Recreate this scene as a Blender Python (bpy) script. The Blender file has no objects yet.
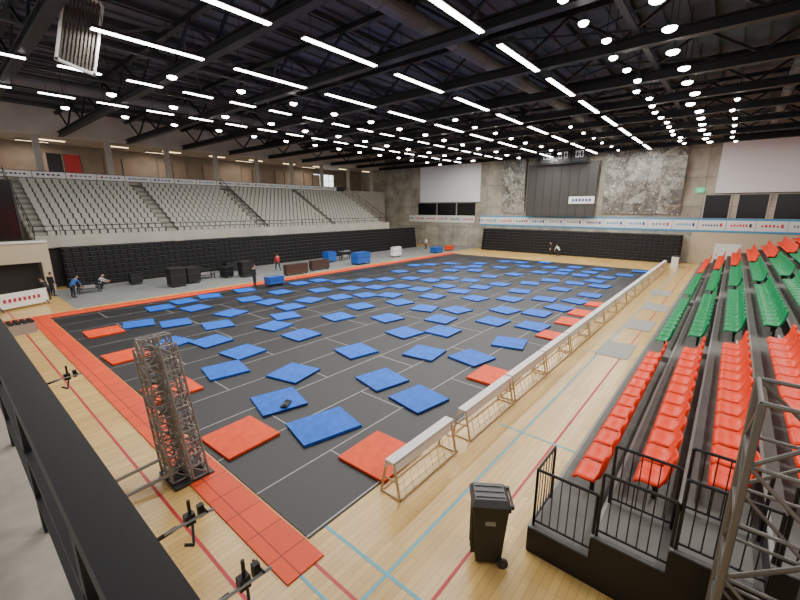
import bpy, bmesh, math, random
from mathutils import Vector, Matrix, Euler
random.seed(7)
C=bpy.context.scene.collection

# ---------------------------------------------------------------- materials
MATS={}
def mat(name,col,rough=0.6,metal=0.0,emit=0,var=0.0,scale=3.0,bump=0.0,spec=0.5):
    if name in MATS: return MATS[name]
    m=bpy.data.materials.new(name); m.use_nodes=True
    nt=m.node_tree; b=nt.nodes['Principled BSDF']
    c=(*col,1)
    b.inputs['Base Color'].default_value=c; b.inputs['Roughness'].default_value=rough
    b.inputs['Metallic'].default_value=metal
    b.inputs['Specular IOR Level'].default_value=spec
    if emit:
        b.inputs['Emission Color'].default_value=c; b.inputs['Emission Strength'].default_value=emit
    if var or bump:
        tc=nt.nodes.new('ShaderNodeTexCoord'); n=nt.nodes.new('ShaderNodeTexNoise')
        n.inputs['Scale'].default_value=scale; n.inputs['Detail'].default_value=5
        nt.links.new(tc.outputs['Object'],n.inputs['Vector'])
        if var:
            r=nt.nodes.new('ShaderNodeValToRGB')
            r.color_ramp.elements[0].position=0.3; r.color_ramp.elements[1].position=0.7
            r.color_ramp.elements[0].color=(*[max(0,x*(1-var)) for x in col],1)
            r.color_ramp.elements[1].color=(*[min(1,x*(1+var)) for x in col],1)
            nt.links.new(n.outputs['Fac'],r.inputs['Fac']); nt.links.new(r.outputs['Color'],b.inputs['Base Color'])
        if bump:
            bp=nt.nodes.new('ShaderNodeBump'); bp.inputs['Strength'].default_value=bump; bp.inputs['Distance'].default_value=0.02
            nt.links.new(n.outputs['Fac'],bp.inputs['Height']); nt.links.new(bp.outputs['Normal'],b.inputs['Normal'])
    MATS[name]=m; return m
def brickmat(name,c1,c2,mortar,bw,rh,ms,rough,cloud=None,off=.5):
    m=bpy.data.materials.new(name); m.use_nodes=True; nt=m.node_tree; b=nt.nodes['Principled BSDF']
    tc=nt.nodes.new('ShaderNodeTexCoord'); br=nt.nodes.new('ShaderNodeTexBrick'); br.offset=off
    br.inputs['Color1'].default_value=(*c1,1); br.inputs['Color2'].default_value=(*c2,1)
    br.inputs['Mortar'].default_value=(*mortar,1); br.inputs['Scale'].default_value=1
    br.inputs['Brick Width'].default_value=bw; br.inputs['Row Height'].default_value=rh; br.inputs['Mortar Size'].default_value=ms
    nt.links.new(tc.outputs['Object'],br.inputs['Vector'])
    b.inputs['Roughness'].default_value=rough
    if cloud:
        n=nt.nodes.new('ShaderNodeTexNoise'); n.inputs['Scale'].default_value=cloud[0]; n.inputs['Detail'].default_value=4
        nt.links.new(tc.outputs['Object'],n.inputs['Vector'])
        r=nt.nodes.new('ShaderNodeValToRGB'); r.color_ramp.elements[0].position=.3; r.color_ramp.elements[1].position=.7
        r.color_ramp.elements[0].color=(cloud[1],)*3+(1,); r.color_ramp.elements[1].color=(1,1,1,1)
        nt.links.new(n.outputs['Fac'],r.inputs['Fac'])
        mx=nt.nodes.new('ShaderNodeMix'); mx.data_type='RGBA'; mx.blend_type='MULTIPLY'; mx.inputs['Factor'].default_value=1
        nt.links.new(br.outputs['Color'],mx.inputs[6]); nt.links.new(r.outputs['Color'],mx.inputs[7])
        nt.links.new(mx.outputs[2],b.inputs['Base Color'])
    else: nt.links.new(br.outputs['Color'],b.inputs['Base Color'])
    return m
def concrete(name,col,pw,ph,rot=None):
    m=bpy.data.materials.new(name); m.use_nodes=True; nt=m.node_tree; b=nt.nodes['Principled BSDF']
    tc=nt.nodes.new('ShaderNodeTexCoord'); mp=nt.nodes.new('ShaderNodeMapping')
    if rot: mp.inputs['Rotation'].default_value=rot
    br=nt.nodes.new('ShaderNodeTexBrick'); br.offset=0
    br.inputs['Color1'].default_value=(*col,1); br.inputs['Color2'].default_value=(*[c*.8 for c in col],1)
    br.inputs['Mortar'].default_value=(*[c*.5 for c in col],1); br.inputs['Scale'].default_value=1
    br.inputs['Brick Width'].default_value=pw; br.inputs['Row Height'].default_value=ph; br.inputs['Mortar Size'].default_value=.03
    nt.links.new(tc.outputs['Object'],mp.inputs['Vector']); nt.links.new(mp.outputs['Vector'],br.inputs['Vector'])
    n=nt.nodes.new('ShaderNodeTexNoise'); n.inputs['Scale'].default_value=.7; n.inputs['Detail'].default_value=6
    nt.links.new(tc.outputs['Object'],n.inputs['Vector'])
    r=nt.nodes.new('ShaderNodeValToRGB'); r.color_ramp.elements[0].position=.3; r.color_ramp.elements[1].position=.7
    r.color_ramp.elements[0].color=(.6,.6,.6,1); r.color_ramp.elements[1].color=(1.15,1.15,1.15,1)
    nt.links.new(n.outputs['Fac'],r.inputs['Fac'])
    mx=nt.nodes.new('ShaderNodeMix'); mx.data_type='RGBA'; mx.blend_type='MULTIPLY'; mx.inputs['Factor'].default_value=1
    nt.links.new(br.outputs['Color'],mx.inputs[6]); nt.links.new(r.outputs['Color'],mx.inputs[7])
    nt.links.new(mx.outputs[2],b.inputs['Base Color']); b.inputs['Roughness'].default_value=.8
    return m
WOOD=brickmat('parquet',(.80,.54,.19),(.68,.43,.14),(.42,.26,.09),1.8,.13,.004,.27,(.35,.82))
BLK=brickmat('black_roll_mat',(.007,.008,.011),(.012,.013,.017),(.38,.38,.37),5.6,1.75,.015,.5)
STRIP=brickmat('red_strip_tiles',(.84,.070,.008),(.74,.058,.008),(.30,.02,.004),.75,.75,.012,.6,None,0)
M_blk=mat('black_paint',(.008,.008,.010),.5)
M_dark=mat('dark_steel',(.025,.025,.028),.5)
M_ceil=mat('ceiling_sheet',(.10,.105,.115),.8,var=.3,scale=.6)
M_purl=mat('purlin_steel',(.05,.052,.058),.6)
M_alu=mat('aluminium',(.42,.42,.42),.4,.6)
M_blue=mat('blue_foam',(.002,.12,.64),.6,var=.15,scale=5,bump=.3,spec=.3)
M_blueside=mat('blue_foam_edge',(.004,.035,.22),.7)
M_red=mat('red_foam',(.84,.070,.008),.6,var=.12,scale=5,bump=.3,spec=.3)
M_orange=mat('orange_plastic',(.88,.045,.004),.4,spec=.25)
M_green=mat('green_plastic',(.0,.26,.085),.4,spec=.25)
M_white=mat('white_panel',(.78,.78,.77),.5)
M_ply=mat('plywood',(.58,.42,.24),.6,var=.15,scale=8)
M_grey=mat('grey_floor',(.24,.25,.25),.5,var=.12,scale=1.5)
M_step=mat('tribune_step',(.15,.145,.135),.8,var=.12,scale=2)
M_gseat=mat('grey_seat',(.44,.44,.39),.6)
M_gstep=mat('grey_concrete_step',(.24,.235,.205),.8)
M_conc=mat('smooth_concrete',(.42,.40,.35),.75,var=.12,scale=.6)
M_slab=mat('slab_concrete',(.42,.38,.32),.8,var=.15,scale=6)
M_beige=mat('beige_wall',(.55,.46,.33),.7)
M_brown=mat('brown_wall',(.23,.185,.14),.7,var=.15,scale=.8)
M_glassdark=mat('dark_glass',(.01,.011,.013),.15)
M_screen=mat('projection_screen',(.80,.83,.87),.8)
M_greyscreen=mat('grey_curtain',(.055,.053,.052),.8)
M_lamp=mat('lamp_diffuser',(1,.98,.94),.5,emit=16)
M_spot=mat('spot_diffuser',(1,.96,.88),.5,emit=24)
M_warm=mat('warm_lamp',(1,.75,.45),.5,emit=3)
M_window=mat('daylight_window',(.85,.92,1),.5,emit=2.5)
M_lred=mat('line_red',(.50,.02,.03),.5); M_lblue=mat('line_blue',(.10,.42,.55),.5)
M_skin=mat('skin',(.55,.32,.22),.6); M_hair=mat('hair',(.03,.02,.015),.7)
M_jean=mat('dark_trousers',(.02,.025,.04),.8)
M_duct=mat('zinc_duct',(.16,.16,.16),.5,.3)
M_bblue=mat('blue_box_paint',(.008,.10,.48),.5)
M_bannerblue=mat('banner_blue',(.05,.32,.58),.5)
M_exit=mat('exit_sign_green',(.02,.6,.25),.5,emit=.8)

# ---------------------------------------------------------------- mesh builder
class MB:
    def __init__(s): s.v=[]; s.f=[]; s.m=[]; s.mats=[]
    def mi(s,m):
        if m not in s.mats: s.mats.append(m)
        return s.mats.index(m)
    def add(s,vs,fs,m,M=None):
        o=len(s.v); k=s.mi(m)
        for v in vs:
            v=Vector(v)
            if M: v=M@v
            s.v.append(v)
        for f in fs: s.f.append([i+o for i in f]); s.m.append(k)
    def box(s,x0,x1,y0,y1,z0,z1,m,M=None,top=None):
        vs=[(x0,y0,z0),(x1,y0,z0),(x1,y1,z0),(x0,y1,z0),(x0,y0,z1),(x1,y0,z1),(x1,y1,z1),(x0,y1,z1)]
        fs=[(0,3,2,1),(0,1,5,4),(1,2,6,5),(2,3,7,6),(3,0,4,7)]
        s.add(vs,fs,m,M); s.add(vs[4:],[(0,1,2,3)],top or m,M)
    def beam(s,a,b,w,m,h=None):
        a=Vector(a); b=Vector(b); d=b-a; L=d.length
        if L<1e-6: return
        h=h or w
        z=d.normalized(); up=Vector((0,0,1)) if abs(z.z)<.99 else Vector((1,0,0))
        x=up.cross(z).normalized(); y=z.cross(x)
        M=Matrix((x,y,z)).transposed().to_4x4(); M.translation=a
        s.box(-w/2,w/2,-h/2,h/2,0,L,m,M)
    def tube(s,a,b,r,m,n=8,r2=None,cap=True):
        a=Vector(a); b=Vector(b); d=b-a; z=d.normalized(); r2=r if r2 is None else r2
        up=Vector((0,0,1)) if abs(z.z)<.99 else Vector((1,0,0))
        x=up.cross(z).normalized(); y=z.cross(x); vs=[];fs=[]
        for i in range(n):
            t=2*math.pi*i/n; q=x*math.cos(t)+y*math.sin(t); vs+= [a+q*r,b+q*r2]
        for i in range(n):
            j=(i+1)%n; fs.append((2*i,2*j,2*j+1,2*i+1))
        if cap: fs.append([2*i for i in range(n)][::-1]); fs.append([2*i+1 for i in range(n)])
        s.add(vs,fs,m)
    def obj(s,name,loc=None,parent=None,smooth=False,bevel=0,rot=0,scale=None):
        me=bpy.data.meshes.new(name); me.from_pydata([tuple(v) for v in s.v],[],s.f)
        for m in s.mats: me.materials.append(m)
        me.polygons.foreach_set('material_index',s.m)
        if smooth: me.polygons.foreach_set('use_smooth',[True]*len(me.polygons))
        me.update(); o=bpy.data.objects.new(name,me); C.objects.link(o)
        if loc: o.location=loc
        if rot: o.rotation_euler[2]=rot
        if scale: o.scale=(scale,)*3
        if parent: o.parent=parent
        if bevel:
            b=o.modifiers.new('bevel','BEVEL'); b.width=bevel; b.segments=2; b.limit_method='ANGLE'
        return o
def T(x=0,y=0,z=0,rz=0,ry=0,rx=0,s=1):
    return Matrix.Translation((x,y,z))@Euler((rx,ry,rz)).to_matrix().to_4x4()@Matrix.Scale(s,4)
# world frame: x = long axis of the hall, y = across the hall (left positive), metres
def pts(s): return [(int(t[:3])/10,int(t[3:])/10) for t in s.split()]

# ---------------------------------------------------------------- room
XW=55; CZ=15
m=MB(); m.box(-3,XW,-16,56,-.2,0,WOOD); m.obj('floor')
m=MB(); m.box(5.0,XW-.02,30.2,38.4,0,.006,M_grey); m.obj('floor_grey_zone')
m=MB(); 
y=-16
while y<56:
    m.box(-3,XW,y,y+.5,CZ,CZ+.2,M_ceil); m.box(-3,XW,y+.5,y+1,CZ+.12,CZ+.3,M_ceil); y+=1
m.obj('ceiling')
WALLC=concrete('wall_concrete',(.45,.425,.35),2.9,3.1,(0,math.radians(90),math.radians(90)))
m=MB(); m.box(XW,XW+.3,-16,56.3,0,CZ,WALLC); m.obj('wall_far')
m=MB(); m.box(-3,XW,56,56.3,0,CZ,M_brown); m.obj('wall_left')
m=MB(); m.box(-3,XW,-16.3,-16,0,CZ,M_conc); m.obj('wall_right')

m=MB()
m.box(-3,44.8,49.5,55.98,8.4,8.7,M_slab); m.box(-3,XW-.02,50.2,55.98,12.6,12.8,M_slab)
m.obj('gallery_slab')
m=MB(); m.box(-3,XW-.02,49.8,50.2,12.6,CZ-.01,mat('fascia',(.60,.55,.48),.8,var=.12,scale=.5)); 
m.box(44.8,XW-.02,49.8,50.2,0,8.9,M_conc)
m.obj('wall_upper_fascia')
m=MB()
x=2.2
while x<54:
    m.box(x-.25,x+.25,49.85,50.15,8.7 if x<44.8 else 8.9,12.6,M_conc); x+=5.5
m.obj('gallery_pillars')
m=MB()
for k in range(0,8):
    x=3.2+k*5.5
    m.box(x,x+3.4,55.88,55.97,9.2,12.0,M_brown); m.box(x-.1,x+3.5,55.9,55.99,9.0,9.2,M_beige); m.box(x+.1,x+3.3,55.84,55.88,9.5,11.6,mat('bay_panel',(.27,.20,.15),.6))
    m.box(x+1.65,x+1.75,55.8,55.84,9.5,11.6,M_dark)
m.obj('gallery_wall_bays')
m=MB(); 
for k in range(10): m.box(2.9+k*5.5,4.9+k*5.5,52.8,53,12.52,12.6,M_warm)
m.obj('gallery_lamps')
m=MB(); m.box(43.6,48.2,55.9,55.97,9.6,11.8,M_white)
for i in range(4): 
    for j in range(2): m.box(43.7+i*1.12,44.65+i*1.12,55.86,55.9,9.7+j*1.05,10.65+j*1.05,M_window)
m.obj('window_1')
m=MB(); m.box(9.4,10.6,49.35,49.4,9.3,11.0,mat('banner_red',(.5,.02,.02),.6)); m.box(9.35,9.4,49.35,49.42,8.7,11.05,M_dark); m.box(10.6,10.65,49.35,49.42,8.7,11.05,M_dark); m.box(8.2,9.2,49.35,49.4,9.3,11.0,M_blk)
m.box(8.15,8.2,49.35,49.42,8.7,11.05,M_dark); m.obj('standing_banner')

def sign_strip(m,x0,x1,fix,z0,z1,axis,face):
    cols=[M_bannerblue,mat('logo_red',(.6,.03,.04),.5),mat('logo_black',(.03,.03,.03),.5),mat('logo_grey',(.25,.27,.3),.5),mat('logo_navy',(.02,.05,.25),.5)]
    p=x0
    while p<x1-.5:
        L=min(2.4,x1-p)
        def bx(a,b,c,d,mm,off):
            if axis=='x': m.box(a,b,min(fix,fix+face*off),max(fix,fix+face*off),c,d,mm)
            else: m.box(min(fix,fix+face*off),max(fix,fix+face*off),a,b,c,d,mm)
        bx(p,p+L-.05,z0,z1,M_white,.04)
        hz=z1-z0; k=random.choice(cols); n=random.randint(4,7); w=L*.6/n; q=p+L*.12
        bx(q,q+.2,z0+hz*.35,z1-hz*.3,random.choice(cols),.05); q+=.35
        for i in range(n):
            bx(q,q+w*.6,z0+hz*.4,z1-hz*random.choice([.35,.35,.42]),k,.05); q+=w
        p+=L
m=MB()
m.box(4,44.6,49.2,49.28,8.7,9.35,M_dark)
sign_strip(m,4.5,43,49.2,8.75,9.3,'x',-1); m.obj('parapet_advertising_boards')

# far wall dressing
G=.012
m=MB()
m.box(XW-.08,XW-G,30.2,41.6,7.0,12.9,M_screen); m.box(XW-.14,XW-G,30.1,41.7,12.9,13.15,M_dark); m.box(XW-.11,XW-G,30.2,41.6,6.94,7.0,M_dark); m.obj('projection_screen')
m=MB(); m.box(XW-.08,XW-G,-7,2.0,7.6,13.1,M_screen); m.box(XW-.14,XW-G,-7.1,2.1,13.1,13.35,M_dark); m.box(XW-.11,XW-G,-7,2.0,7.54,7.6,M_dark); m.obj('projection_screen')
def climb(name,a,b,seed):
    rnd=random.Random(seed); m=MB()
    tones=[mat('climb_a',(.22,.22,.20),.8,var=.4,scale=2.5,bump=.5),mat('climb_b',(.31,.31,.28),.8,var=.4,scale=2.5,bump=.5),mat('climb_c',(.16,.16,.15),.8,var=.4,scale=2.5,bump=.5)]
    hold=[mat('hold_pale',(.66,.65,.60),.6),mat('hold_pale',(.66,.65,.60),.6),mat('hold_dark',(.05,.05,.05),.6),mat('hold_tan',(.45,.36,.2),.6)]
    ny=max(2,int((b-a)/1.1)); nz=7; z0,z1=5.35,14.2; g=[]
    for i in range(ny+1):
        row=[]
        for j in range(nz+1):
            e= i in(0,ny) or j in (0,nz)
            base=.12+.5*math.sin(math.pi*j/nz)**1.0
            row.append(Vector((XW-.05-base-(0 if e else rnd.uniform(-.25,.3)), a+(b-a)*i/ny+(0 if i in(0,ny) else rnd.uniform(-.25,.25)), z0+(z1-z0)*j/nz+(0 if j in(0,nz) else rnd.uniform(-.3,.3)))))
        g.append(row)
    for i in range(ny):
        for j in range(nz):
            p,q,r,s=g[i][j],g[i+1][j],g[i+1][j+1],g[i][j+1]
            tris=((p,s,q),(q,s,r)) if rnd.random()<.5 else ((p,r,q),(p,s,r))
            for t in tris:
                m.add(t,[(0,1,2)],rnd.choice(tones))
                n=(t[1]-t[0]).cross(t[2]-t[0]).normalized()
                if n.x>0: n=-n
                for k in range(rnd.randint(4,7)):
                    u,v=rnd.random(),rnd.random()
                    if u+v>1: u,v=1-u,1-v
                    c=t[0]+(t[1]-t[0])*u+(t[2]-t[0])*v; R=rnd.uniform(.04,.10)
                    m.tube(c-n*.02,c+n*R*.8,R,rnd.choice(hold),6,R*.55)
    for col in (g[0],g[-1]):
        for j in range(nz):
            p,q=col[j],col[j+1]; m.add([p,q,(XW-G,q.y,q.z),(XW-G,p.y,p.z)],[(0,1,2,3)],tones[2])
    return m.obj(name)
climb('climbing_wall',4.8,12.9,1); climb('climbing_wall',23.0,26.4,2)
m=MB(); m.box(XW-.9,XW-.8,13.6,22.4,4.96,11.6,M_greyscreen)
for i in range(9): m.box(XW-.93,XW-.9,13.6+i*1.1,13.64+i*1.1,4.96,11.6,M_dark)
m.box(XW-.95,XW-.75,13.5,22.5,11.6,11.75,M_dark)
m.obj('divider_curtain')
m=MB(); m.box(XW-1.6,XW-1.3,14.6,21.0,11.55,13.6,M_blk); M_dig=mat('digits',(.7,.7,.72),.5,emit=.5)
for (a,b) in ((15.0,16.6),(16.9,18.7),(19.0,20.6)):
    m.box(XW-1.64,XW-1.6,a,b,11.8,13.35,mat('score_face',(.05,.05,.055),.4))
    for q in (a+.35,b-.75):
        for zz in (12.2,12.55,12.9): m.box(XW-1.66,XW-1.64,q,q+.4,zz,zz+.07,M_dig)
        m.box(XW-1.66,XW-1.64,q,q+.07,12.2,12.97,M_dig); m.box(XW-1.66,XW-1.64,q+.33,q+.4,12.2,12.97,M_dig)
m.beam((XW-1.45,15.5,13.6),(XW-1.45,15.5,14.995),.08,M_dark); m.beam((XW-1.45,20.1,13.6),(XW-1.45,20.1,14.995),.08,M_dark); m.obj('scoreboard')
m=MB(); m.box(XW-1.0,XW-.94,13.7,16.8,6.6,7.5,M_white)
for i in range(6): m.box(XW-1.02,XW-1.0,14.1+i*.4,14.36+i*.4,6.9,7.2,mat('logo_navy',(.02,.05,.25)))
m.obj('curtain_banner_sign')
m=MB(); m.box(XW-.06,XW-G,-9,30,4.75,4.95,M_bannerblue); m.box(XW-.06,XW-G,-9,30,3.5,3.7,M_bannerblue)
sign_strip(m,-9,30,XW-.02,3.7,4.75,'y',-1); m.obj('advertising_banner')
m=MB(); sign_strip(m,31,44,XW-.02,3.8,4.88,'y',-1); m.obj('advertising_banner')
m=MB()
for (a,b) in ((31.0,34.2),(34.5,38),(38.3,42)): m.box(XW-.05,XW,a,b,4.95,6.85,M_glassdark); m.box(XW-.08,XW,a-.1,a,4.9,6.9,M_dark)
m.obj('window_2')
m=MB()
for (a,b) in ((.6,2.7),(-2.4,-.1),(-5.6,-3)): 
    m.box(XW-.05,XW,a,b,5.0,7.4,M_glassdark); m.box(XW-.09,XW,a-.12,a,4.97,7.45,M_conc)
    m.box(XW-.09,XW,b,b+.12,4.97,7.45,M_conc)
m.obj('window_3')
m=MB(); m.box(XW-.06,XW-G,-9,3.4,0,3.45,M_beige); m.box(XW-.09,XW-.06,-1,1.2,0,2.3,M_white); m.box(XW-.11,XW-.09,.9,1.0,1,1.15,M_dark); m.obj('door_1')
m=MB(); m.box(XW-.1,XW-G,2.9,3.7,7.7,8.2,M_exit); m.box(XW-.12,XW-.1,3.2,3.35,7.8,8.1,M_white); m.obj('exit_sign')

# ---------------------------------------------------------------- roof structure
m=MB()
TX=[4+5.5*i for i in range(10)]
for x in TX:
    m.box(x-.2,x+.2,-15.98,49.75,12.55,12.62,M_blk); m.box(x-.05,x+.05,-15.98,49.75,12.62,12.95,M_blk); m.box(x-.2,x+.2,-15.98,49.75,12.95,13.01,M_blk)
    m.box(x-.14,x+.14,-15.98,49.75,14.5,14.75,M_blk)
    y=-15.9; k=0
    while y<47.3:
        m.beam((x,y,13.0 if k%2 else 14.5),(x,y+2.3,14.5 if k%2 else 13.0),.11,M_blk); y+=2.3; k+=1
m.obj('roof_trusses')
m=MB()
for i in range(23):
    y=-15+i*2.85; m.box(-3,XW-.01,y-.06,y+.06,14.76,15,M_purl)
for k in range(9):
    for (ya,yb) in ((2,12),(22,32)):
        m.beam((TX[k],ya,14.6),(TX[k+1],yb,14.6),.09,M_purl); m.beam((TX[k],yb,14.6),(TX[k+1],ya,14.6),.09,M_purl)
m.obj('roof_purlins')
m=MB()
for y0,z0,r in ((11.6,13.8,.36),(35,13.8,.4),(-1.5,13.7,.3)):
    m.tube((-2,y0,z0),(XW-2.2,y0,z0),r,M_duct,16)
    x=-1
    while x<XW-3: m.tube((x,y0,z0),(x+.08,y0,z0),r+.03,M_duct,16); x+=2.7
m.obj('ventilation_duct')
m=MB()
for y0 in (4.2,22.6,28.8):
    m.box(-2,XW-2.2,y0-.12,y0+.12,13.03,13.1,M_purl)
m.obj('cable_tray')

LIGHTS=[]
def strips(y,xs,L,w=.24,z=12.45,power=320):
    m=MB()
    for x in xs:
        m.box(x,x+L,y-w/2-.04,y+w/2+.04,z+.0,z+.1,M_dark); m.box(x+.03,x+L-.03,y-w/2,y+w/2,z-.03,z,M_lamp)
        for q in (x+.4,x+L-.4): m.beam((q,y,z+.1),(q,y,14.8),.02,M_dark)
        ld=bpy.data.lights.new('strip','AREA'); ld.shape='RECTANGLE'; ld.size=L; ld.size_y=w; ld.energy=power; ld.color=(1,.96,.89)
        lo=bpy.data.objects.new('strip_light',ld); C.objects.link(lo); lo.location=(x+L/2,y,z-.05); LIGHTS.append(lo)
    o=m.obj('strip_lamps')
    for l in LIGHTS[-len(xs):]: l.parent=o
full=[5.1+5.5*i for i in range(9)]
strips(8.3,full,4.1); strips(13.8,full,4.1); strips(19.1,full,4.1)
strips(25,[2.4+2.75*i for i in range(18)],1.7,power=130); strips(31.4,[2.6+2.75*i for i in range(18)],1.7,power=130)
m=MB()
def spot(x,y,z,r):
    m.tube((x,y,z),(x,y,z+.1),r*1.05,M_purl,12,r*.75); m.tube((x,y,z-.06),(x,y,z),r*.94,M_spot,12,r,cap=True); m.tube((x,y,z-.11),(x,y,z-.06),r*.6,M_spot,12,r*.94); m.beam((x,y,z+.1),(x,y,14.8),.03,M_dark)
for y,n,x0,dx,r in ((2.9,15,15.7,2.65,.24),(5.0,18,13.8,2.1,.17),(1.0,7,32,3.2,.14),(10.9,6,34,3.3,.13),(16.6,8,26,3.3,.18),(22,13,9,3.4,.22),(28.2,13,8,3.4,.24),(34,14,7,3.3,.22)):
    for i in range(n):
        if x0+dx*i<XW-2.5: spot(x0+dx*i,y+random.uniform(-.25,.25),12.3,r)
m.obj('round_spot_lamps')
def arealamp(name,x,y,z,L,e,col,top):
    m=MB(); m.box(-L/2-.05,L/2+.05,-.16,.16,0,.1,M_dark)
    for q in (-L/3,L/3): m.beam((q,0,.1),(q,0,top-z),.02,M_dark)
    m.box(-L/2,L/2,-.1,.1,-.02,0,M_lamp if top>14 else M_warm); o=m.obj(name,(x,y,z))
    ld=bpy.data.lights.new('lamp','AREA'); ld.shape='RECTANGLE'; ld.size=L; ld.size_y=.2; ld.energy=e; ld.color=col
    lo=bpy.data.objects.new('light',ld); C.objects.link(lo); lo.location=(0,0,-.04); lo.parent=o
for x in (8,20,32,44): arealamp('side_panel_lamp',x,-3.45,12.4,2.4,540,(1,.96,.89),14.995)
for x in (8,19,30,41): arealamp('gallery_panel_lamp',x,53.6,12.4,2.4,150,(1,.88,.74),12.6)
m=MB()
M=T(4.9,19.6,12.4,ry=math.radians(14))
m.box(-.6,.6,-.08,.08,-1.35,-1.27,M_white,M); m.box(-.6,.6,-.08,.08,1.27,1.35,M_white,M); m.box(-.6,-.52,-.08,.08,-1.35,1.35,M_white,M); m.box(.52,.6,-.08,.08,-1.35,1.35,M_white,M)
for i in range(9): m.box(-.5+i*.11,-.44+i*.11,-.05,.05,-1.3,1.3,mat('louvre_slat',(.09,.075,.06),.6),M)
m.beam((5.2,19.6,13.6),(5.2,19.6,15),.05,M_dark)
m.obj('hanging_backboard_frame')

# ---------------------------------------------------------------- left stand
m=MB(); NR=12
for i in range(NR):
    m.box(5,44.6,39.8+.8*i,40.6+.8*i,3.0 if i==0 else 2.9+.43*i,3.5+.43*i,M_gstep)
m.box(5,44.6,39.55,39.8,3.1,4.0,M_conc); m.box(5,44.6,40,49.1,0,2.9,M_dark)
for ax in (5.0,14.5,24.2,34,43.7): 
    for i in range(NR):
        m.box(ax,ax+.9,39.8+.8*i-.35,39.8+.8*i,3.3+.43*(i-1)+.2,3.5+.43*(i-1)+.22,M_conc)
m.obj('left_grandstand')
m=MB()
for x in (5.0,24.1,44.6):
    m.tube((x,39.8,4.6),(x,49.1,9.6),.03,M_blk); m.tube((x,39.8,4.1),(x,49.1,9.1),.02,M_blk)
    for i in range(7): m.tube((x,39.9+i*1.5,3.6+i*.81),(x,39.9+i*1.5,4.65+i*.81),.025,M_blk)
m.tube((5,39.6,4.7),(44.6,39.6,4.7),.03,M_blk); m.tube((5,39.6,4.35),(44.6,39.6,4.35),.02,M_blk)
x=5
while x<44.6: m.tube((x,39.6,4.0),(x,39.6,4.7),.02,M_blk); x+=1.5
m.obj('grandstand_handrail')
def lowseat(m,M,mt):
    m.box(-.22,.22,-.2,.2,.38,.43,mt,M); m.box(-.22,.22,.17,.23,.4,.82,mt,M); m.box(-.05,.05,-.02,.1,0,.38,mt,M)
m=MB()
for (a,b) in ((6.1,14.3),(15.6,23.8),(25.3,33.8),(35.1,43.5)):
    for i in range(NR):
        x=a
        while x<b: lowseat(m,T(x,40.25+.8*i,3.5+.43*i),M_gseat); x+=.56
m.obj('grey_stadium_seats')

def retracted(name,x0,x1,fr,axis,dep,h,n):
    m=MB(); M_b=mat('folded_seat',(.016,.016,.018),.5,spec=.3); M_f=mat('folded_fascia',(.006,.006,.007),.7,spec=.2); M_g=mat('rail_grey',(.085,.085,.09),.5)
    def bx(a,b,c,d,e,f,mm):
        if axis=='x': m.box(a,b,fr+c,fr+d,e,f,mm)
        else: m.box(fr+c,fr+d,a,b,e,f,mm)
    rh=h/n
    for i in range(n):
        off=i*.05
        bx(x0,x1,off,dep,i*rh,(i+1)*rh-.02,M_f)
        bx(x0,x1,off-.03,off,(i+1)*rh-.05,(i+1)*rh-.02,M_g)
        p=x0+.15
        while p<x1-.4:
            bx(p,p+.42,off-.05,off,i*rh+.05,i*rh+rh*.7,M_b); p+=.52
    return m.obj(name)
retracted('retracted_tribune',6.2,50,38.5,'x',.95,3.1,8)
retracted('retracted_tribune',4.1,28.5,53,'y',1.8,3.1,8)

m=MB(); m.box(-3,5.4,38.2,38.6,2.2,3.6,M_beige); m.box(-3,5.4,38.1,38.7,3.6,3.75,M_white); m.box(4.9,5.4,38.2,38.6,0,2.2,M_beige)
m.box(-3,4.9,39.5,39.7,0,2.2,M_dark); m.obj('kiosk_lintel')
m=MB(); m.box(-3,4.4,39.8,39.9,3.75,8.0,M_glassdark)
for x in (-1,1,2.6,4.3): m.box(x,x+.12,39.72,39.8,3.75,8.0,M_dark)
m.obj('window_4')

# ---------------------------------------------------------------- field
m=MB(); m.box(3.55,45.5,5.2,28.4,0,.02,BLK); m.obj('black_roll_mat')
m=MB(); m.box(2.75,3.5,4.7,29.6,0,.03,STRIP)
m.box(3.5,46,28.5,29.6,0,.03,STRIP); m.box(1.6,2.7,27.0,29.6,0,.03,STRIP); m.obj('red_carpet_strip')
m=MB()
m.box(0,52,2.72,2.78,0,.003,M_lred); m.box(2.17,2.23,2.78,38,0,.003,M_lred); m.box(3.27,3.33,2.78,4.7,0,.003,M_lred)
m.box(0,52,3.57,3.63,.003,.005,M_lblue); m.box(2.97,3.02,3.63,4.7,0,.004,M_lblue); m.box(3.92,3.98,2.1,5.2,0,.004,M_lblue)
m.box(9.5,9.56,2.1,4.3,.001,.004,M_lblue); m.box(17.5,17.56,2.1,4.3,.001,.004,M_lblue)
m.obj('floor_markings')

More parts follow.
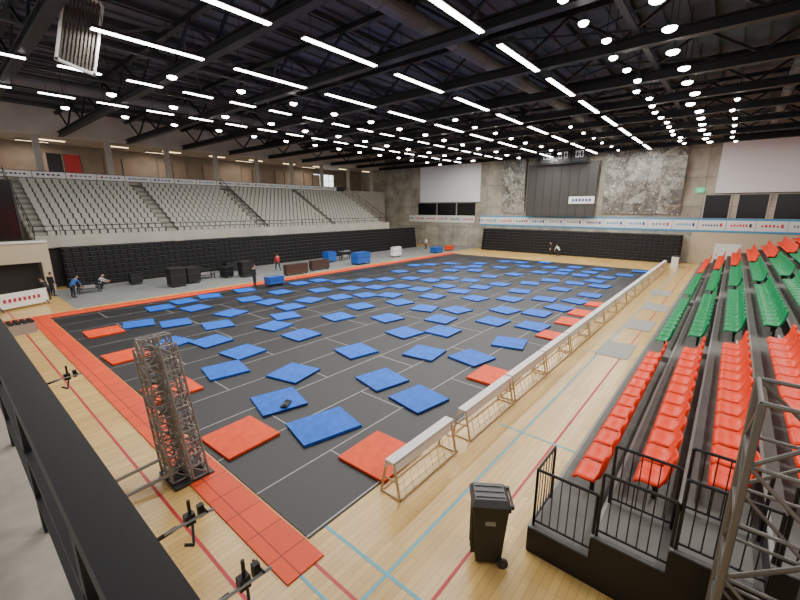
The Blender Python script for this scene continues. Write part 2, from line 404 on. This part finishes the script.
def mat_tile(name,x,y,top,s=1.38,rot=None,n=2,sy=None,z=.021):
    m=MB(); sy=sy or s
    for i in range(n):
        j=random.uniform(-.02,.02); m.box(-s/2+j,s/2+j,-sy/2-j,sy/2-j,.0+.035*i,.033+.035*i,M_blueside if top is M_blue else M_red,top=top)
    o=m.obj(name,(x,y,z)); o.rotation_euler[2]=random.uniform(-.28,.28) if rot is None else rot; return o
BLUE=pts('062102 062080 078117 063139 077152 075176 062188 076220 107175 107152 109116 095088 092069 126092 134074 142116 156103 161070 193072 188092 105217 097245 083262 063233 131242 155209 140163 156140 187137 231127 244108 220080 299093 089199 122187 100269 135224 136203 165171 189159 173116 196120 201178 217153 244147 214097 273113 259090 266072 291070 174200 190191 180229 157246 200217 215205 230193 231174 253166 267143 288137 308120 332112 332092 331073 378080 402069 437062 375100 375118 369135 342148 317161 288164 286183 267190 263209 246223 231233 214245 287241 303222 324207 339188 374178 397161 407139 424119 426095 366234 387209 421195 345247 144272 241074 329255 347210 424178 442157 397120 352082 399098 363202 118272 187264 206262')
for k,(x,y) in enumerate(BLUE):
    if k==1: mat_tile('blue_foam_mat',x,y,M_blue,1.7,math.radians(-14),2,1.3)
    else: mat_tile('blue_foam_mat',x,y,M_blue)
for (x,y) in ((4.4,9.3),(6.25,5.86),(4.7,23.1),(4.4,18.5),(12.3,5.86),(18.4,5.75),(21.4,5.86),(26.5,5.6),(23.7,5.86),(4.35,13.7)):
    mat_tile('red_foam_mat',x,max(y,5.86),M_red,1.46 if y!=5.6 and y!=5.75 else 1.2,rot=random.uniform(-.04,.04))
m=MB()
for (x,y) in ((23.3,3.0),(18.4,3.1),(28.3,2.9),(33.5,3.3)):
    m.box(x-1.1,x+1.1,y-.6,y+.6,.006,.02,mat('grey_pad',(.33,.33,.31),.6))
m.obj('grey_protection_pads')

def barrier(x0,L,y):
    m=MB()
    m.box(0,L,-.12,.12,.80,.85,M_white); m.box(0,L,-.12,-.09,.58,.82,M_white); m.box(0,L,.09,.12,.66,.82,M_white)
    for x in (.03,L-.08):
        m.beam((x,-.1,.8),(x,-.26,.02),.04,M_ply); m.beam((x,.1,.8),(x,.26,.02),.04,M_ply); m.box(x-.02,x+.02,-.28,.28,0,.04,M_ply); m.beam((x,-.18,.4),(x,.18,.4),.03,M_ply)
    m.box(0,L,-.28,-.24,.0,.04,M_ply); m.box(0,L,.24,.28,0,.04,M_ply)
    for k in range(1,9): m.tube((L*k/9,-.25,.03),(L*k/9,-.1,.6),.006,M_alu,4)
    for k in range(1,4): m.tube((0,-.25+.04*k,.15*k),(L,-.25+.04*k,.15*k),.006,M_alu,4)
    m.obj('barrier_bench',(x0,y,0))
barrier(5.35,2.3,4.78)
x=8.2
while x<46: barrier(x,2.75,4.75); x+=2.85

# ---------------------------------------------------------------- right stand
XS=5.95
m=MB(); NRR=13
for i in range(NRR):
    y1=2.0-1.0*i; m.box(XS,52,y1-1.0,y1,0 if i==0 else .1+.4*i-.2,.5+.4*i,M_step)
    m.box(XS-.03,XS,y1-1.0,y1,0,.5+.4*i,M_blk); m.box(XS,52,y1,y1+.02,.1+.4*i if i else 0,.46+.4*i,mat('riser_black',(.02,.02,.022),.6))
    m.box(XS,52,y1-.03,y1+.021,.46+.4*i,.505+.4*i,mat('nosing',(.30,.29,.27),.6))
for ax in (16.55,27.6,38.6):
    for i in range(1,NRR):
        m.box(ax,ax+1.0,2.0-i,2.3-i,.5+.4*(i-1),.7+.4*(i-1),M_step)
        m.box(ax,ax+1.0,2.28-i,2.31-i,.66+.4*(i-1),.71+.4*(i-1),M_white)
m.obj('right_grandstand')
def bucket(m,M,mt,w=.6):
    prof=[(-.30,.98,.0),(-.29,.90,.0),(-.25,.66,.05),(-.20,.48,.07),(-.12,.41,.06),(.05,.41,.05),(.18,.43,.04),(.25,.40,0)]
    n=5; vs=[];fs=[]
    for k,(y,z,dish) in enumerate(prof):
        ww=w*(.72 if k==0 else .9 if k==1 else 1.0)
        for j in range(n):
            s=-1+2*j/(n-1); vs.append((s*ww/2, y+ (.05*abs(s)**2 if k<4 else 0), z+(abs(s)**2)*(dish if k>=3 else 0)))
    N=len(vs)
    for v in list(vs): vs.append((v[0],v[1]-.03,v[2]-.035))
    for k in range(len(prof)-1):
        for j in range(n-1):
            a=k*n+j; fs.append((a,a+n,a+n+1,a+1)); fs.append((N+a,N+a+1,N+a+n+1,N+a+n))
    for k in range(len(prof)-1):
        a=k*n; fs.append((a,N+a,N+a+n,a+n)); a=k*n+n-1; fs.append((a,a+n,N+a+n,N+a))
    for j in range(n-1):
        fs.append((j,j+1,N+j+1,N+j)); a=(len(prof)-1)*n+j; fs.append((a,N+a,N+a+1,a+1))
    m.add(vs,fs,mt,M)
    m.box(-.04,.04,-.1,-.03,0,.38,M_dark,M); m.box(-.2,.2,-.12,-.02,.33,.37,M_dark,M)
def seatblock(name,x0,x1,mt,sp=.74):
    m=MB()
    for i in range(NRR):
        x=x0
        while x<x1: bucket(m,T(x,1.45-i,.5+.4*i),mt,.66); x+=sp
    return m.obj(name,smooth=True)
seatblock('orange_stadium_seats',7.6,16.3,M_orange)
seatblock('green_stadium_seats',18.1,27.4,M_green)
seatblock('green_stadium_seats',29.1,38.3,M_green)
seatblock('orange_stadium_seats',40.1,50.5,M_orange)

m=MB()
def rail(m,p,q,h=1.12,gap=.13):
    p=Vector(p); q=Vector(q); d=q-p; L=Vector((d.x,d.y,0)).length; n=max(2,int(L/gap))
    up=Vector((0,0,h))
    m.tube(p+up,q+up,.026,M_blk); m.tube(p+Vector((0,0,.1)),q+Vector((0,0,.1)),.018,M_blk)
    for i in range(n+1):
        a=p+d*i/n; r=.024 if i in(0,n) else .009
        m.tube(a+Vector((0,0,0 if i in(0,n) else .1)),a+up,r,M_blk,6)
X0=XS+.08
rail(m,(X0,1.95,.5),(X0,1.0,.5)); rail(m,(X0,1.95,.5),(6.9,1.95,.5)); rail(m,(X0,.95,.9),(X0,0,.9)); rail(m,(X0,-.05,1.3),(X0,-1,1.3)); rail(m,(X0,-1.05,1.7),(X0,-2,1.7)); rail(m,(X0,-2.05,2.1),(X0,-3,2.1))
rail(m,(6.95,.97,.9),(6.95,.05,.9)); rail(m,(6.95,-.05,1.3),(6.95,-.95,1.3))
m.obj('stand_end_railing')

# ---------------------------------------------------------------- wheelie bin
m=MB()
def taper(m,x0,x1,y0,y1,z0,X0,X1,Y0,Y1,z1,mt):
    vs=[(x0,y0,z0),(x1,y0,z0),(x1,y1,z0),(x0,y1,z0),(X0,Y0,z1),(X1,Y0,z1),(X1,Y1,z1),(X0,Y1,z1)]
    m.add(vs,[(0,3,2,1),(4,5,6,7),(0,1,5,4),(1,2,6,5),(2,3,7,6),(3,0,4,7)],mt)
M_bin=mat('bin_plastic',(.014,.014,.016),.45); M_lid=mat('bin_lid_plastic',(.06,.06,.063),.4)
taper(m,-.22,.22,-.24,.24,.06,-.29,.29,-.33,.33,1.32,M_bin); m.box(-.32,.32,-.36,.36,1.30,1.38,M_bin)
taper(m,-.32,.32,-.37,.37,1.38,-.24,.24,-.28,.3,1.50,M_lid)
for x in (-.15,0,.15): m.box(x-.02,x+.02,-.26,.28,1.5,1.515,M_lid)
m.tube((-.26,-.40,1.38),(.26,-.40,1.38),.025,M_bin); m.box(-.28,-.22,-.42,-.34,1.34,1.42,M_bin); m.box(.22,.28,-.42,-.34,1.34,1.42,M_bin)
for sx in (-.3,.24): m.tube((sx,-.27,.11),(sx+.06,-.27,.11),.11,M_dark,16)
m.tube((-.3,-.27,.11),(.3,-.27,.11),.02,M_alu)
for x in (-.14,0,.14): m.box(x-.015,x+.015,.24,.34,.2,1.2,M_bin)
m.box(-.275,-.25,-.1,.1,.95,1.05,mat('bin_label',(.25,.25,.24),.6))
m.obj('wheelie_bin',(5.36,2.50,0),bevel=.012,rot=math.radians(35),scale=.88)

# ---------------------------------------------------------------- trusses
def boxtruss(m,a,b,s,r,mt,bays,side=(1,0,0)):
    a=Vector(a); b=Vector(b); z=(b-a).normalized(); x=Vector(side); x=(x-z*x.dot(z)).normalized(); y=z.cross(x)
    cs=[x*s/2*i+y*s/2*j for i,j in ((-1,-1),(1,-1),(1,1),(-1,1))]
    for c in cs: m.tube(a+c,b+c,r,mt,8)
    for k in range(bays):
        p=a+(b-a)*k/bays; q=a+(b-a)*(k+1)/bays
        for i in range(4):
            c,d=cs[i],cs[(i+1)%4]
            m.tube(p+c,p+d,r*.6,mt,6)
            if k%2: m.tube(p+c,q+d,r*.6,mt,6)
            else: m.tube(p+d,q+c,r*.6,mt,6)
    for i in range(4): m.tube(b+cs[i],b+cs[(i+1)%4],r*.7,mt,6)
M_trs=mat('truss_metal',(.17,.16,.145),.45,.5)
m=MB()
boxtruss(m,(5.3,-.85,0),(5.3,-.85,4.15),.75,.036,M_trs,6)
boxtruss(m,(5.3,-1.4,4.0),(5.3,-4.5,4.0),.35,.028,M_trs,6,(0,0,1))
m.box(4.8,5.8,-1.35,-.35,0,.02,M_dark)
m.obj('truss_tower')
m=MB()
M_trl=mat('truss_metal_worn',(.30,.285,.27),.45,.4)
for k,(dx,dy,h) in enumerate(((.02,.2,3.1),(.04,.62,3.25),(-.34,.4,3.3),(-.32,.78,3.0))):
    boxtruss(m,(3.0+dx,8.4+dy,.06),(2.86+dx*.8,8.95+dy*.8,h),.33,.026,M_trl,11)
m.box(2.45,3.3,8.4,9.35,0.031,.06,M_dark); m.tube((1.3,9.7,.06),(2.6,9.2,.45),.04,M_alu); m.tube((1.2,9.0,.06),(2.6,8.8,.22),.04,M_alu)
m.obj('stage_truss_stack')

# ---------------------------------------------------------------- gallery where the photographer stands
m=MB(); m.box(-3,.16,-4,37.9,4.0,4.25,M_slab); m.box(.0,.16,-4,37.9,3.4,4.0,M_slab); m.box(-1.2,-.9,-4,37.9,0,4.0,M_conc); m.obj('gallery_balcony')
m=MB(); m.box(.09,.20,-4,37.8,5.25,5.31,M_blk)
y=.2
while y<37.8:
    m.box(.12,.15,y-.04,y+.04,4.25,5.25,M_blk); y+=1.25
m.box(.12,.15,-4,37.8,4.72,4.76,M_blk); m.box(.12,.15,-4,37.8,4.45,4.48,M_blk)
m.obj('balcony_handrail')
def clamp(y):
    m=MB()
    m.beam((.162,y+.05,4.3),(.56,y,4.38),.016,M_blk); m.tube((.5,y,4.38),(.74,y-.04,4.40),.008,M_alu)
    m.box(.60,.65,y-.02,y+.02,4.36,4.42,M_blk); m.tube((.63,y,4.42),(.63,y,4.5),.009,M_blk); m.tube((.70,y-.05,4.41),(.70,y+.05,4.41),.006,M_blk)
    m.box(.67,.70,y-.015,y+.015,4.37,4.44,M_blk); m.tube((.63,y-.02,4.37),(.60,y-.09,4.30),.007,M_blk); m.tube((.60,y-.09,4.30),(.56,y-.09,4.33),.009,M_blk)
    m.obj('pipe_clamp')
for y in (1.43,1.99,4.8): clamp(y)

# ---------------------------------------------------------------- people
def person(x,y,face,pose,shirt,z=0.0,pants=M_jean):
    P={'stand':dict(pel=.93,lean=.03,kn=(.03,.48),arms=[(.0,-.28),(.08,-.52)]),
       'bend':dict(pel=.88,lean=.75,kn=(.06,.46),arms=[(.12,-.27),(.16,-.5)]),
       'crouch':dict(pel=.42,lean=.45,kn=(.36,.46),arms=[(.2,-.18),(.38,-.25)]),
       'walk':dict(pel=.91,lean=.08,kn=(.1,.48),arms=[(.02,-.28),(.16,-.48)])}[pose]
    pz=P['pel']; ln=P['lean']; tv=Vector((math.sin(ln),0,math.cos(ln)))
    pel=Vector((0 if pose!='crouch' else -.1,0,pz)); wa=pel+tv*.2; ch=pel+tv*.38; ne=pel+tv*.52; hb=ne+Vector((.03+.5*math.sin(ln)*.1,0,.08))
    V=[pel,wa,ch,ne,hb]; R=[(.13,.16),(.115,.14),(.13,.175),(.06,.06),(.055,.055)]; E=[(0,1),(1,2),(2,3),(3,4)]; tag=['s','s','s','k','k']
    hands=[]
    for s in (-1,1):
        sh=ne+tv*(-.06)+Vector((0,s*.19,0)); i=len(V); V.append(sh);R.append((.065,.065)); E.append((2,i)); tag.append('s')
        e=sh+Vector((P['arms'][0][0],s*.05,P['arms'][0][1])); V.append(e);R.append((.045,.045));E.append((i,i+1)); tag.append('s')
        w=sh+Vector((P['arms'][1][0],s*.05,P['arms'][1][1])); V.append(w);R.append((.03,.03));E.append((i+1,i+2)); tag.append('k'); hands.append((w,(w-e).normalized()))
        sw=(.16*s if pose=='walk' else 0)
        h=pel+Vector((0,s*.09,-.06)); i=len(V); V.append(h);R.append((.095,.095));E.append((0,i)); tag.append('p')
        k=Vector((pel.x+P['kn'][0]+sw,s*.11,P['kn'][1])); V.append(k);R.append((.065,.065));E.append((i,i+1)); tag.append('p')
        an=Vector((pel.x+sw*1.6-(.0 if pose!='crouch' else -.08),s*.11,.09)); V.append(an);R.append((.042,.042));E.append((i+1,i+2)); tag.append('p')
        to=an+Vector((.17,0,-.05)); V.append(to);R.append((.035,.045));E.append((i+2,i+3)); tag.append('f')
    me=bpy.data.meshes.new('body'); me.from_pydata([tuple(v) for v in V],E,[]); ob=bpy.data.objects.new('body',me); C.objects.link(ob)
    ob.modifiers.new('skin','SKIN')
    for i,r in enumerate(R): me.skin_vertices[0].data[i].radius=r
    me.skin_vertices[0].data[0].use_root=True
    ss=ob.modifiers.new('sub','SUBSURF'); ss.levels=1; ss.render_levels=1
    dg=bpy.context.evaluated_depsgraph_get(); nm=bpy.data.meshes.new_from_object(ob.evaluated_get(dg)); bpy.data.objects.remove(ob)
    mm={'s':0,'p':1,'k':2,'f':3}; nm.materials.clear()
    for q in (shirt,pants,M_skin,M_blk): nm.materials.append(q)
    for p in nm.polygons:
        c=p.center; j=min(range(len(V)),key=lambda i:(V[i]-c).length-R[i][0]*.4); p.material_index=mm[tag[j]]; p.use_smooth=True
    root=bpy.data.objects.new('person',None); C.objects.link(root); root.location=(x,y,z); root.rotation_euler[2]=face
    bo=bpy.data.objects.new('body',nm); C.objects.link(bo); bo.parent=root
    bm=bmesh.new(); bmesh.ops.create_uvsphere(bm,u_segments=16,v_segments=12,radius=.105)
    for v in bm.verts:
        v.co.y*=.78; v.co.z*=1.18
        if v.co.z<-.03: v.co.x+=.015; v.co.y*=.85
        if v.co.x>.08 and abs(v.co.y)<.02 and abs(v.co.z)<.03: v.co.x+=.022
    hm=bpy.data.meshes.new('head'); bm.to_mesh(hm); bm.free(); hm.materials.append(M_skin); hm.materials.append(M_hair)
    for p in hm.polygons:
        c=p.center; p.use_smooth=True
        if c.z>.06 or (c.x<-.01 and c.z>-.06): p.material_index=1
    ho=bpy.data.objects.new('head',hm); C.objects.link(ho); ho.parent=root; hc=hb+Vector((.02,0,.09)); ho.location=hc; ho.rotation_euler[1]=ln*.5
    m=MB()
    for s in (-1,1):
        m.tube(hc+Vector((.09,s*.032,.01)),hc+Vector((.1,s*.032,.01)),.012,M_hair,8)
        m.box(-.015,.015,-.008,.008,-.03,.03,M_skin,Matrix.Translation(hc+Vector((0,s*.085,0))))
    m.box(.088,.1,-.025,.025,-.06,-.05,mat('lips',(.35,.1,.08),.6),Matrix.Translation(hc)); m.obj('face',parent=root)
    m=MB()
    for (w,d),s in zip(hands,(-1,1)):
        sd=Vector((1,0,0)); sd=(sd-d*sd.dot(d)).normalized()
        pe=w+d*.09; m.tube(w,pe,.026,M_skin,8,.034)
        for f in range(4):
            o=sd*(-.027+.018*f); L=(.055,.07,.075,.062)[f]; mid=pe+o+d*L*.55; m.tube(pe+o,mid,.009,M_skin,6); m.tube(mid,mid+d*L*.4+Vector((0,-s*.015,0)),.008,M_skin,6,.006)
        m.tube(w+d*.03+sd*.02,w+d*.08+sd*.055,.01,M_skin,6,.008)
    m.obj('hands',parent=root)
    return root
S_w=mat('white_shirt',(.6,.6,.6),.8); S_b=mat('blue_shirt',(.03,.12,.4),.8); S_r=mat('red_shirt',(.5,.03,.03),.8); S_k=mat('black_shirt',(.02,.02,.022),.8)
for (x,y,fc,po,sh,z) in [(4.4,34.4,2.0,'bend',S_k,0),(4.8,35.6,.5,'stand',S_k,0),(5.6,34.0,.5,'bend',S_b,.007),(7.7,36.3,-.5,'crouch',S_w,.007),(15.7,28.05,0,'stand',S_k,.02),(21.5,33.7,1.5,'walk',S_r,.007),(48.2,35.3,3,'stand',S_w,.007),(52.0,17.8,2,'stand',S_k,0),(51.4,16.6,1,'bend',S_w,0)]:
    person(x,y,fc,po,sh,z)

# ---------------------------------------------------------------- equipment
def crate(name,x,y,sx,sy,h,mt,legs=False,rot=0,z=.007):
    m=MB()
    if legs:
        m.box(-sx/2,sx/2,-sy/2,sy/2,h-.08,h,mt)
        for a in (-1,1):
            for b in (-1,1): m.beam((a*(sx/2-.08),b*(sy/2-.08),0),(a*(sx/2-.08),b*(sy/2-.08),h-.08),.06,M_dark)
        m.box(-sx/2+.1,sx/2-.1,-sy/2+.1,sy/2-.1,.3,.36,M_dark)
        m.box(-sx/4,sx/4,-sy/3,sy/3,.36,.6,M_alu); m.box(-sx/3,-sx/8,-sy/4,sy/4,h,h+.25,M_blk)
    else:
        m.box(-sx/2,sx/2,-sy/2,sy/2,.14,h,mt)
        for zz in (.14,h*.6,h-.04): m.box(-sx/2-.02,sx/2+.02,-sy/2-.02,sy/2+.02,zz,zz+.03,M_dark if mt is not M_blk else M_purl)
        for a in (-1,1):
            for b in (-1,1): m.tube((a*(sx/2-.12)-.03,b*(sy/2-.12),.07),(a*(sx/2-.12)+.03,b*(sy/2-.12),.07),.07,M_dark,10)
    return m.obj(name,(x,y,z),rot=rot)
crate('flight_case',11.9,33.0,1.1,1.0,1.5,M_blk); crate('flight_case',13.3,33.7,1.0,1.0,1.3,M_blk,rot=.1); crate('flight_case',17.7,33.0,1.0,.8,1.4,M_blk)
crate('flight_case',16.4,33.9,.8,.8,1.0,M_blk,rot=.3)
crate('equipment_table',14.9,34.9,1.6,.8,.8,M_blk,True); crate('equipment_table',6.8,35.4,1.4,.7,.8,M_blk,True)
crate('blue_sport_box',17.1,27.5,1.3,.8,.7,M_bblue,z=.021); crate('blue_sport_box',30.2,31.0,1.9,1.1,1.3,M_bblue); crate('blue_sport_box',44.8,31.0,1.6,1.0,.8,M_bblue)
Mb=mat('brown_crate',(.05,.03,.022),.6)
crate('wooden_crate',21.4,30.6,2.4,.5,1.0,Mb); crate('wooden_crate',24.6,31.2,2.2,.5,1.0,Mb)
crate('blue_sport_box',29.1,35.0,1.2,1,1.2,M_bblue); crate('white_board_cart',37.6,32.2,1.6,.4,1.3,M_white)
crate('red_sport_box',48.6,31.4,1.6,.6,.7,M_red)
crate('flight_case',18.4,37.0,1.2,.8,.9,M_blk); crate('grey_trolley',31.4,35.0,1.4,.6,1.1,M_alu,True); crate('flight_case',10.1,36.5,.8,.7,.9,M_blk)
m=MB(); m.box(-1.3,1.3,-.03,.03,.15,1.05,M_white)
for i in range(8): m.box(-1.0+i*.25,-.86+i*.25,-.05,-.03,.5,.72,mat('logo_r',(.4,.02,.05),.5))
for s in (-1.2,1.2): m.beam((s,.3,0),(s,0,.9),.05,M_dark); m.beam((s,-.3,0),(s,0,.3),.05,M_dark)
m.obj('advertising_board',(3.0,32.8,0),rot=.4)
m=MB()
for i in range(3):
    m.box(-.5,.5,-.4+.3*i,-.2+.3*i,.0,.5,M_alu)
    for k in range(4): m.box(-.45+.25*k,-.3+.25*k,-.38+.3*i,-.22+.3*i,.5,.62,M_dark)
m.obj('chain_hoist_boxes',(2.1,26.2,0),rot=.1)
m=MB(); m.box(-.5,.5,-.3,.3,.0,1.1,M_white); m.box(-.3,.3,-.32,-.3,.3,.9,M_lred); m.box(-.52,.52,-.32,.32,1.1,1.16,M_dark); m.obj('water_station',(50,4.1,0))
m=MB(); m.box(-.2,.2,-.1,.1,0,.07,M_blk); m.tube((-.1,0,.07),(-.1,0,.1),.06,M_dark,12); m.tube((.0,.0,.07),(.14,.0,.14),.015,M_dark); m.tube((.16,-.08,.05),(.16,.08,.05),.05,M_dark,12); m.obj('power_tool',(6.15,9.75,.09),rot=.6)

# ---------------------------------------------------------------- world + camera
w=bpy.data.worlds.new('world'); bpy.context.scene.world=w; w.use_nodes=True
w.node_tree.nodes['Background'].inputs['Color'].default_value=(.9,.88,.86,1); w.node_tree.nodes['Background'].inputs['Strength'].default_value=1.0
cd=bpy.data.cameras.new('camera'); cd.sensor_width=36; cd.lens=17.55; cd.clip_end=300; cd.clip_start=.02
co=bpy.data.objects.new('camera',cd); C.objects.link(co); co.location=(0,0,6.0)
co.rotation_euler=(math.radians(90-13.2),0,math.radians(-50)); bpy.context.scene.camera=co
